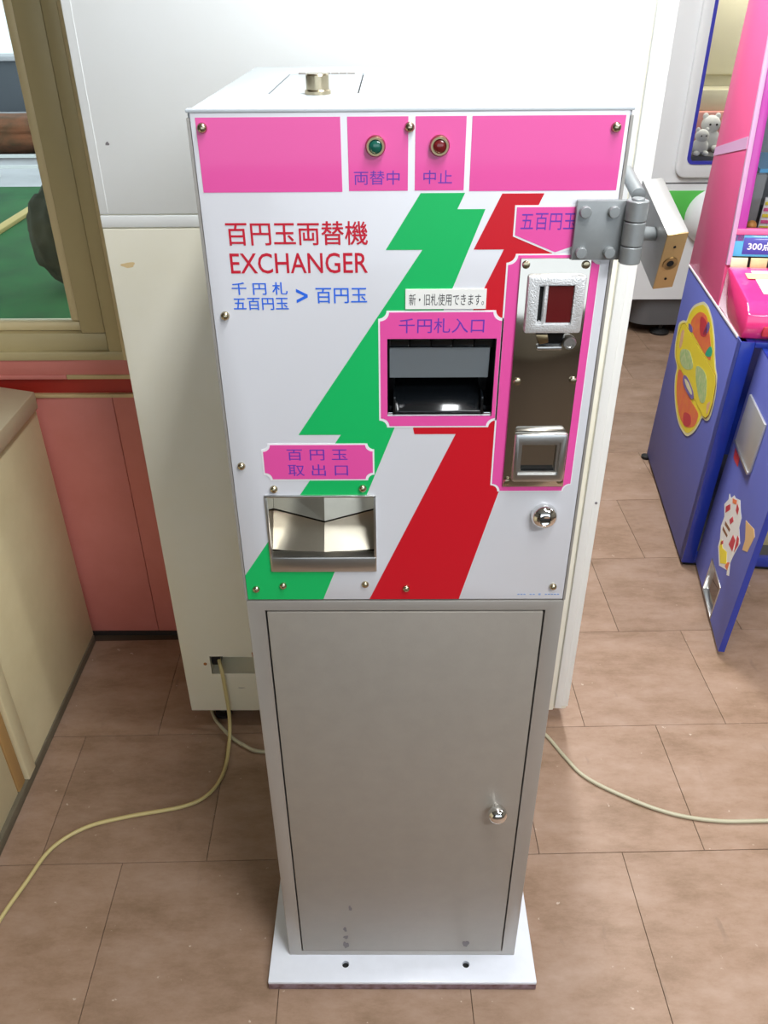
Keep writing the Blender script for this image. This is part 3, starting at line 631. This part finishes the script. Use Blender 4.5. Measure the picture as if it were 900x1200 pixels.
def smooth_loop(P, n=4):
    Q = [Vector((p[0], p[1], 0)) for p in P]; out = []; L_ = len(Q)
    for i in range(L_):
        a, b, c, d = Q[i-1], Q[i], Q[(i+1) % L_], Q[(i+2) % L_]
        for k in range(n):
            t = k/n; v = 0.5*((2*b)+(c-a)*t+(2*a-5*b+4*c-d)*t*t+(3*b-a-3*c+d)*t**3); out.append((v.x, v.y))
    return out
def shrink(P, f, cx=0.35, cz=0.49): return [(cx+(a-cx)*f, cz+(b-cz)*f) for a, b in P]
sk = sprint('oval_sticker', smooth_loop(OUT), 'sticker_pale', 1, sd, 'oval yellow and orange sticker')
sprint('sticker_print', smooth_loop(shrink(OUT, 0.955)), 'sticker_yellow', 2, sd)
UPOR = [(0.41, 0.644), (0.339, 0.653), (0.277, 0.629), (0.218, 0.594), (0.219, 0.569), (0.386, 0.565), (0.457, 0.567), (0.495, 0.582), (0.464, 0.616)]
LOOR = [(0.507, 0.419), (0.428, 0.426), (0.303, 0.408), (0.221, 0.413), (0.186, 0.409), (0.199, 0.369), (0.271, 0.329), (0.351, 0.316), (0.424, 0.331), (0.484, 0.366)]
BAND = [(0.593, 0.539), (0.558, 0.555), (0.128, 0.562), (0.102, 0.543), (0.087, 0.496), (0.093, 0.456), (0.113, 0.437), (0.14, 0.43), (0.278, 0.429), (0.365, 0.445), (0.434, 0.432), (0.54, 0.428), (0.585, 0.45), (0.608, 0.494)]
sprint('sticker_print', smooth_loop(UPOR), 'sticker_orange', 3, sd); sprint('sticker_print', smooth_loop(LOOR), 'sticker_orange', 3, sd)
sprint('sticker_outline', shrink(BAND, 1.018), 'sticker_brown', 4, sd); sprint('sticker_band', BAND, 'sticker_yellow', 5, sd)
for P_, m_, l_ in (([(0.53, 0.476), (0.442, 0.51), (0.384, 0.504), (0.355, 0.487), (0.427, 0.453), (0.506, 0.446)], 'sticker_green', 6), ([(0.319, 0.506), (0.25, 0.527), (0.19, 0.521), (0.154, 0.473), (0.198, 0.449), (0.277, 0.47)], 'sticker_green', 6),
    ([(0.431, 0.429), (0.386, 0.444), (0.29, 0.44), (0.271, 0.423), (0.316, 0.411), (0.407, 0.409)], 'sticker_purple', 7), ([(0.238, 0.602), (0.209, 0.602), (0.209, 0.583), (0.251, 0.568), (0.265, 0.572)], 'sticker_teal', 4),
    ([(0.309, 0.65), (0.287, 0.641), (0.299, 0.618), (0.333, 0.601), (0.327, 0.627)], 'sticker_purple', 4), ([(0.514, 0.572), (0.467, 0.576), (0.454, 0.564), (0.496, 0.557)], 'sticker_purple', 4), ([(0.333, 0.347), (0.262, 0.373), (0.239, 0.353), (0.302, 0.32)], 'sticker_red', 4),
    ([(0.40, 0.632), (0.33, 0.642), (0.30, 0.612), (0.36, 0.592)], 'sticker_red', 4), ([(0.575, 0.52), (0.545, 0.535), (0.535, 0.49), (0.56, 0.475)], 'stripe_pale', 6), ([(0.13, 0.47), (0.105, 0.49), (0.11, 0.45)], 'stripe_pale', 6), ([(0.408, 0.429), (0.36, 0.438), (0.30, 0.433), (0.30, 0.424), (0.37, 0.42)], 'sticker_pale', 8)):
    sprint('sticker_print', smooth_loop(P_), m_, l_, sd)
# open door
Bh = A0 + Wv*0.040 + Dv*0.004; ev = Vector((-.1613, -.9869, 0)); nv = Vector((.9869, -.1613, 0)); Ud = Vector((.055, 0, 1))
def dm(a, off, z): return Bh + ev*a + nv*off + Ud*z          # along the door, thickness, height
dr = prism('open_door', rect(0.0, 0.402, 0.018, 0.690), 0.0, 0.016, 'blue_laminate', gr, mapf=dm, bev=0.0015)
cut(dr, prismbm(rect(0.146, 0.272, 0.026, 0.126), -0.05, 0.08, dm))
prism('door_edge', rect(0.4005, 0.4035, 0.019, 0.689), 0.0005, 0.0155, 'blue_edge', dr, mapf=dm)
prism('door_edge', rect(0.001, 0.401, 0.6895, 0.6920), 0.0005, 0.0155, 'blue_edge', dr, mapf=dm)
for r_ in (rect(0.142, 0.276, 0.0225, 0.0265), rect(0.142, 0.276, 0.1255, 0.1295), rect(0.142, 0.1465, 0.0265, 0.1255), rect(0.2715, 0.276, 0.0265, 0.1255)):
    prism('coin_return_frame', r_, -0.002, 0.0165, 'stainless_satin', dr, mapf=dm, bev=0.001)
pp = prism('door_plate', rect(0.040, 0.219, 0.445, 0.580), -0.006, 0.0, 'plate_grey', dr, mapf=dm, bev=0.0015, label='grey metal plate on the door')
prism('plate_edge', rect(0.040, 0.219, 0.440, 0.447), -0.010, 0.0, 'stainless_satin', dr, mapf=dm, bev=0.001)
prism('red_tape', [(0.040, 0.441), (0.100, 0.437), (0.108, 0.402), (0.055, 0.400)], -0.001, 0.0, 'tape_red', dr, mapf=dm)
prism('tan_tape', [(0.292, 0.352), (0.362, 0.372), (0.381, 0.362), (0.369, 0.310), (0.334, 0.292), (0.330, 0.320)], -0.001, 0.0, 'tape_tan', dr, mapf=dm)
def dprint(poly, m, layer): return prism('door_sticker', poly, -0.0005*layer, 0.0, m, dr, mapf=dm)
dprint([(0.113, 0.322), (0.134, 0.321), (0.153, 0.341), (0.168, 0.342), (0.207, 0.359), (0.238, 0.342), (0.257, 0.336), (0.263, 0.311), (0.304, 0.29), (0.288, 0.24), (0.283, 0.214), (0.304, 0.189), (0.286, 0.178), (0.278, 0.188), (0.21, 0.154), (0.156, 0.179), (0.152, 0.202), (0.127, 0.227), (0.13, 0.26), (0.098, 0.28), (0.119, 0.308)], 'sticker_white', 1)
for P_, m_ in (([(0.117, 0.284), (0.145, 0.309), (0.158, 0.3), (0.13, 0.272)], 'sticker_red'), ([(0.195, 0.342), (0.219, 0.34), (0.223, 0.324), (0.201, 0.324)], 'sticker_red'), ([(0.177, 0.28), (0.193, 0.3), (0.21, 0.296), (0.194, 0.276)], 'sticker_red'),
    ([(0.239, 0.273), (0.267, 0.275), (0.271, 0.243), (0.23, 0.237)], 'sticker_red'), ([(0.166, 0.202), (0.18, 0.216), (0.188, 0.211), (0.174, 0.196)], 'sticker_red'), ([(0.27, 0.292), (0.288, 0.294), (0.297, 0.281), (0.285, 0.25)], 'sticker_red'),
    ([(0.166, 0.209), (0.196, 0.201), (0.235, 0.216), (0.26, 0.195), (0.213, 0.164), (0.166, 0.186)], 'sticker_yellow'), ([(0.262, 0.202), (0.278, 0.213), (0.28, 0.189), (0.254, 0.184)], 'sticker_orange'),
    ([(0.150, 0.330), (0.160, 0.322), (0.190, 0.335), (0.185, 0.345)], 'sticker_orange'), ([(0.150, 0.258), (0.205, 0.268), (0.205, 0.260), (0.155, 0.250)], 'sticker_brown'), ([(0.145, 0.238), (0.200, 0.246), (0.200, 0.239), (0.150, 0.230)], 'sticker_brown')):
    dprint(P_, m_, 2)
# pink tower
prism('tower_side', [(0.684, 0.709), (0.684, 1.72), (0.500, 1.72), (0.272, 0.709)], 0.0, 0.016, 'pink_acrylic', gr, mapf=gside, bev=0.002)
prism('tower_side', [(0.684, 0.709), (0.684, 1.72), (0.500, 1.72), (0.272, 0.709)], 0.60, 0.616, 'pink_acrylic', gr, mapf=gside, bev=0.002)
def slope_d(z): return 0.272 + (z-0.709)*0.2255
def slanted(name, w0, w1, z0, z1, t0, t1, m, label=None):
    return prism(name, [(slope_d(z0)+t0, z0), (slope_d(z1)+t0, z1), (slope_d(z1)+t1, z1), (slope_d(z0)+t1, z0)], w0, w1, m, gr, mapf=gside, bev=0.001, label=label)
slanted('edge_profile', 0.0, 0.012, 0.82, 1.70, -0.012, 0.0, 'lilac_trim')
slanted('edge_profile', 0.012, 0.036, 0.88, 1.70, -0.006, 0.010, 'magenta_trim')
slanted('clear_front', 0.036, 0.60, 0.905, 1.70, 0.0, 0.004, 'clear_acrylic')
slanted('cross_rail', 0.012, 0.60, 0.898, 0.912, -0.010, 0.012, 'pink_acrylic')
gbox('tower_back', (0.016, 0.60), (0.668, 0.684), (0.709, 1.72), 'play_grey')
gbox('tower_roof', (0.0, 0.616), (0.49, 0.684), (1.72, 1.74), 'pink_acrylic')
prism('painted_reflection', [(slope_d(1.105)+.002, 1.105), (0.683, 1.036), (0.683, 1.060), (slope_d(1.135)+.002, 1.135)], -0.0012, 0.0, 'lilac_trim', gr, mapf=gside)  # bright reflection on the pink side panel, painted as a lilac strip
gbox('play_field', (0.016, 0.60), (0.34, 0.668), (0.890, 0.900), 'play_dark')
gbox('play_shelf', (0.060, 0.60), (0.40, 0.668), (1.040, 1.050), 'sign_sky')
gbox('play_column', (0.045, 0.075), (0.37, 0.40), (0.900, 1.040), 'play_grey', bev=0.003)
for k in range(5):
    gbox('candy_panel', (0.082, 0.30), (0.352, 0.356), (0.902+k*0.016, 0.910+k*0.016), 'stripe_pink' if k % 2 else 'sticker_yellow')
gbox('candy_backing', (0.080, 0.302), (0.356, 0.362), (0.900, 0.985), 'sticker_white')
bl = lathe('play_ball', [(0, 0)] + [(0.0135*math.sin(rad(a)), 0.0135-0.0135*math.cos(rad(a))) for a in range(15, 180, 15)] + [(0, 0.027)], gm(0.058, 0.345, 0.9002), (0, 0, 1), 'ball_orange', None, 20, 60, origin=tuple(gm(0.058, 0.345, 0.9002)))
tag(bl, 'small orange ball inside the pink game machine', 'ball')
# sign strip and control deck
slanted('sign_board', 0.012, 0.60, 0.842, 0.897, -0.006, 0.0, 'sign_sky')
slanted('sign_plate', 0.036, 0.40, 0.848, 0.890, -0.008, -0.006, 'sign_blue', 'blue sign with white figures')
def on_sign(x, y, z): return gm(x, slope_d(z)-0.0085+y, z)
text('300点以上', 0.048, 0.165, 0.858, 0.880, 'white_print', gr, y=0.0, mapf=on_sign, bold=0.02)
for k in range(6):
    slanted('face_label', 0.010+k*0.052, 0.054+k*0.052, 0.815, 0.840, -0.016, -0.010, 'sign_cream' if k % 2 else 'sticker_pale')
dk = prism('control_deck', [(0.270, 0.707), (0.270, 0.822), (0.235, 0.822), (0.040, 0.800), (0.006, 0.778), (0.000, 0.745), (0.018, 0.707)], 0.0, 0.618, 'pink_molded', gr, mapf=gside, bev=0.008)
prism('instruction_card', [(0.225, 0.8235), (0.080, 0.8070), (0.080, 0.8055), (0.225, 0.8218)], 0.050, 0.300, 'sticker_white', gr, mapf=gside)
prism('card_print', [(0.205, 0.8224), (0.170, 0.8185), (0.170, 0.8175), (0.205, 0.8214)], 0.030, 0.300, 'sign_cream', gr, mapf=gside)
prism('deck_recess', rect(0.045, 0.55, 0.722, 0.748), -0.004, 0.010, 'sticker_red', gr, mapf=gm, bev=0.003)

# ---------------------------------------------------------------- white arcade machine at the back right
ar = root('arcade_cabinet', (1.60, 3.5, 0), 'rounded white arcade cabinet with blue-edged window on a dark grey base', 'arcade machine')
def rr(x0, x1, y0, y1, r, n=8):
    P = []
    for cx, cy, a0 in ((x1-r, y1-r, 0), (x0+r, y1-r, 90), (x0+r, y0+r, 180), (x1-r, y0+r, 270)):
        for k in range(n+1):
            a = rad(a0+90*k/n); P.append((cx+r*math.cos(a), cy+r*math.sin(a)))
    return P
flat = lambda x, y, z: Vector((x, z, y))
ay = 3.10
prism('plinth', rr(1.17, 2.10, ay+.02, 3.95, 0.09), 0.055, 0.190, 'arcade_base', ar, mapf=flat, smooth=40)
for fx, fy in ((1.33, ay+.06), (1.95, ay+.06), (1.33, 3.85), (1.95, 3.85)):
    lathe('foot', [(0.045, 0), (0.048, 0.010), (0.030, 0.022), (0.012, 0.026), (0.012, 0.06)], (fx, fy, 0), (0, 0, 1), 'rubber', ar, 20)
prism('lower_body', rr(1.02, 2.15, ay, 4.0, 0.12), 0.190, 0.716, 'arcade_white', ar, mapf=flat, smooth=40)
ub = prism('upper_body', rr(1.02, 2.15, ay, 4.0, 0.12), 0.722, 2.0, 'arcade_white', ar, mapf=flat, smooth=40)
def rrz(x0, x1, z0, z1, r): return [(a, b) for a, b in rr(x0, x1, z0, z1, r)]
cut(ub, prismbm(rrz(1.292, 2.02, 0.806, 1.90, 0.025), ay-0.1, ay+0.62))
sb_ = prism('window_surround', rrz(1.245, 2.07, 0.745, 1.95, 0.05), ay-0.022, ay, 'arcade_white', ar, bev=0.006)
cut(sb_, prismbm(rrz(1.292, 2.02, 0.806, 1.90, 0.025), ay-0.1, ay+0.62))
gk = prism('gasket', rrz(1.288, 2.024, 0.802, 1.904, 0.028), ay-0.025, ay-0.005, 'gasket_blue', ar)
cut(gk, prismbm(rrz(1.302, 2.010, 0.814, 1.892, 0.020), ay-0.2, ay+0.3))
prism('window_pane', rrz(1.298, 2.014, 0.812, 1.898, 0.020), ay-0.012, ay-0.008, 'clear_acrylic', ar)
box('prize_chamber_back', (1.292, ay+0.60, 0.806), (2.02, ay+0.615, 1.90), 'arcade_ivory', ar)
box('prize_chamber_floor', (1.292, ay+0.02, 0.8065), (2.02, ay+0.60, 0.828), 'arcade_base', ar)
box('back_ledge', (1.292, ay+0.40, 0.828), (2.02, ay+0.60, 0.96), 'shelf_pink', ar, 0.004)
box('back_ledge', (1.292, ay+0.44, 0.96), (2.02, ay+0.60, 1.05), 'arcade_ivory', ar, 0.004)
prism('inner_liner', rrz(1.36, 1.95, 1.10, 1.80, 0.06), ay+0.575, ay+0.60, 'arcade_ivory', ar, bev=0.008)
box('chamber_lamp', (1.40, ay+0.25, 1.872), (1.92, ay+0.31, 1.892), 'lamp_tube', ar, 0.004)
area('chamber_light', (1.66, ay+0.28, 1.865), (0.5, 0.06), 5.0, (1.0, 0.95, 0.82))
box('green_panel', (1.235, ay-0.003, 0.560), (1.50, ay+0.002, 0.688), 'green_panel', ar, 0.001)
lathe('dome', [(0.125, 0), (0.123, 0.02), (0.105, 0.055), (0.070, 0.085), (0.030, 0.098), (0, 0.10)], (1.455, ay, 0.575), (0, -1, 0), 'arcade_white', ar, 40, 60, 'white round dome')
def plush(x, y, s, label):
    r_ = root('plush_toy', (x, y, 0.828), label, 'toy', 'white plush toys in the arcade cabinet')
    def ball(name, cx, cy, cz, rx, ry, rz, m='plush_white'):
        bm = bmesh.new(); bmesh.ops.create_uvsphere(bm, u_segments=20, v_segments=14, radius=1)
        for v in bm.verts: v.co = Vector((cx+v.co.x*rx, cy+v.co.y*ry, cz+v.co.z*rz))
        return frombm(name, bm, m, r_, None, True)
    ball('body', x, y, 0.828+0.045*s, 0.050*s, 0.042*s, 0.045*s); ball('head', x, y-0.005, 0.828+0.105*s, 0.040*s, 0.036*s, 0.036*s)
    for sx in (-1, 1):
        ball('ear', x+sx*0.026*s, y, 0.828+0.136*s, 0.012*s, 0.010*s, 0.014*s); ball('foot', x+sx*0.026*s, y-0.040*s, 0.828+0.014*s, 0.018*s, 0.024*s, 0.014*s)
        ball('eye', x+sx*0.014*s, y-0.040*s, 0.828+0.108*s, 0.0045*s, 0.003*s, 0.0045*s, 'rubber')
plush(1.362, ay+0.06, 0.75, 'smaller white plush toy beside the blue window edge of the arcade cabinet')
plush(1.430, ay+0.17, 1.05, 'larger white plush toy sitting behind the arcade cabinet window')

# ---------------------------------------------------------------- ceiling fluorescents
for k, ((lx, ly), pw, along) in enumerate(LAMPS):
    f_ = root('ceiling_light', (lx, ly, 2.6), 'fluorescent ceiling fixture above ' + ('the change machine', 'the aisle before the rounded arcade cabinet', 'the open floor beside the prize game machine', 'the aisle facing the change machine')[k], 'ceiling light', 'fluorescent fixtures on the ceiling')
    def fx(u, v, z): return (lx+v, ly+u, z) if along else (lx+u, ly+v, z)
    box('housing', fx(-0.62, -0.12, 2.55), fx(0.62, 0.12, 2.60), 'white_paint', f_, 0.004)
    for s in (-0.06, 0.06): cyl('tube', fx(-0.59, s, 2.528), fx(0.59, s, 2.528), 0.016, 'lamp_tube', f_, 16)

bpy.data.objects.remove(TXTO); bpy.data.curves.remove(TXT)
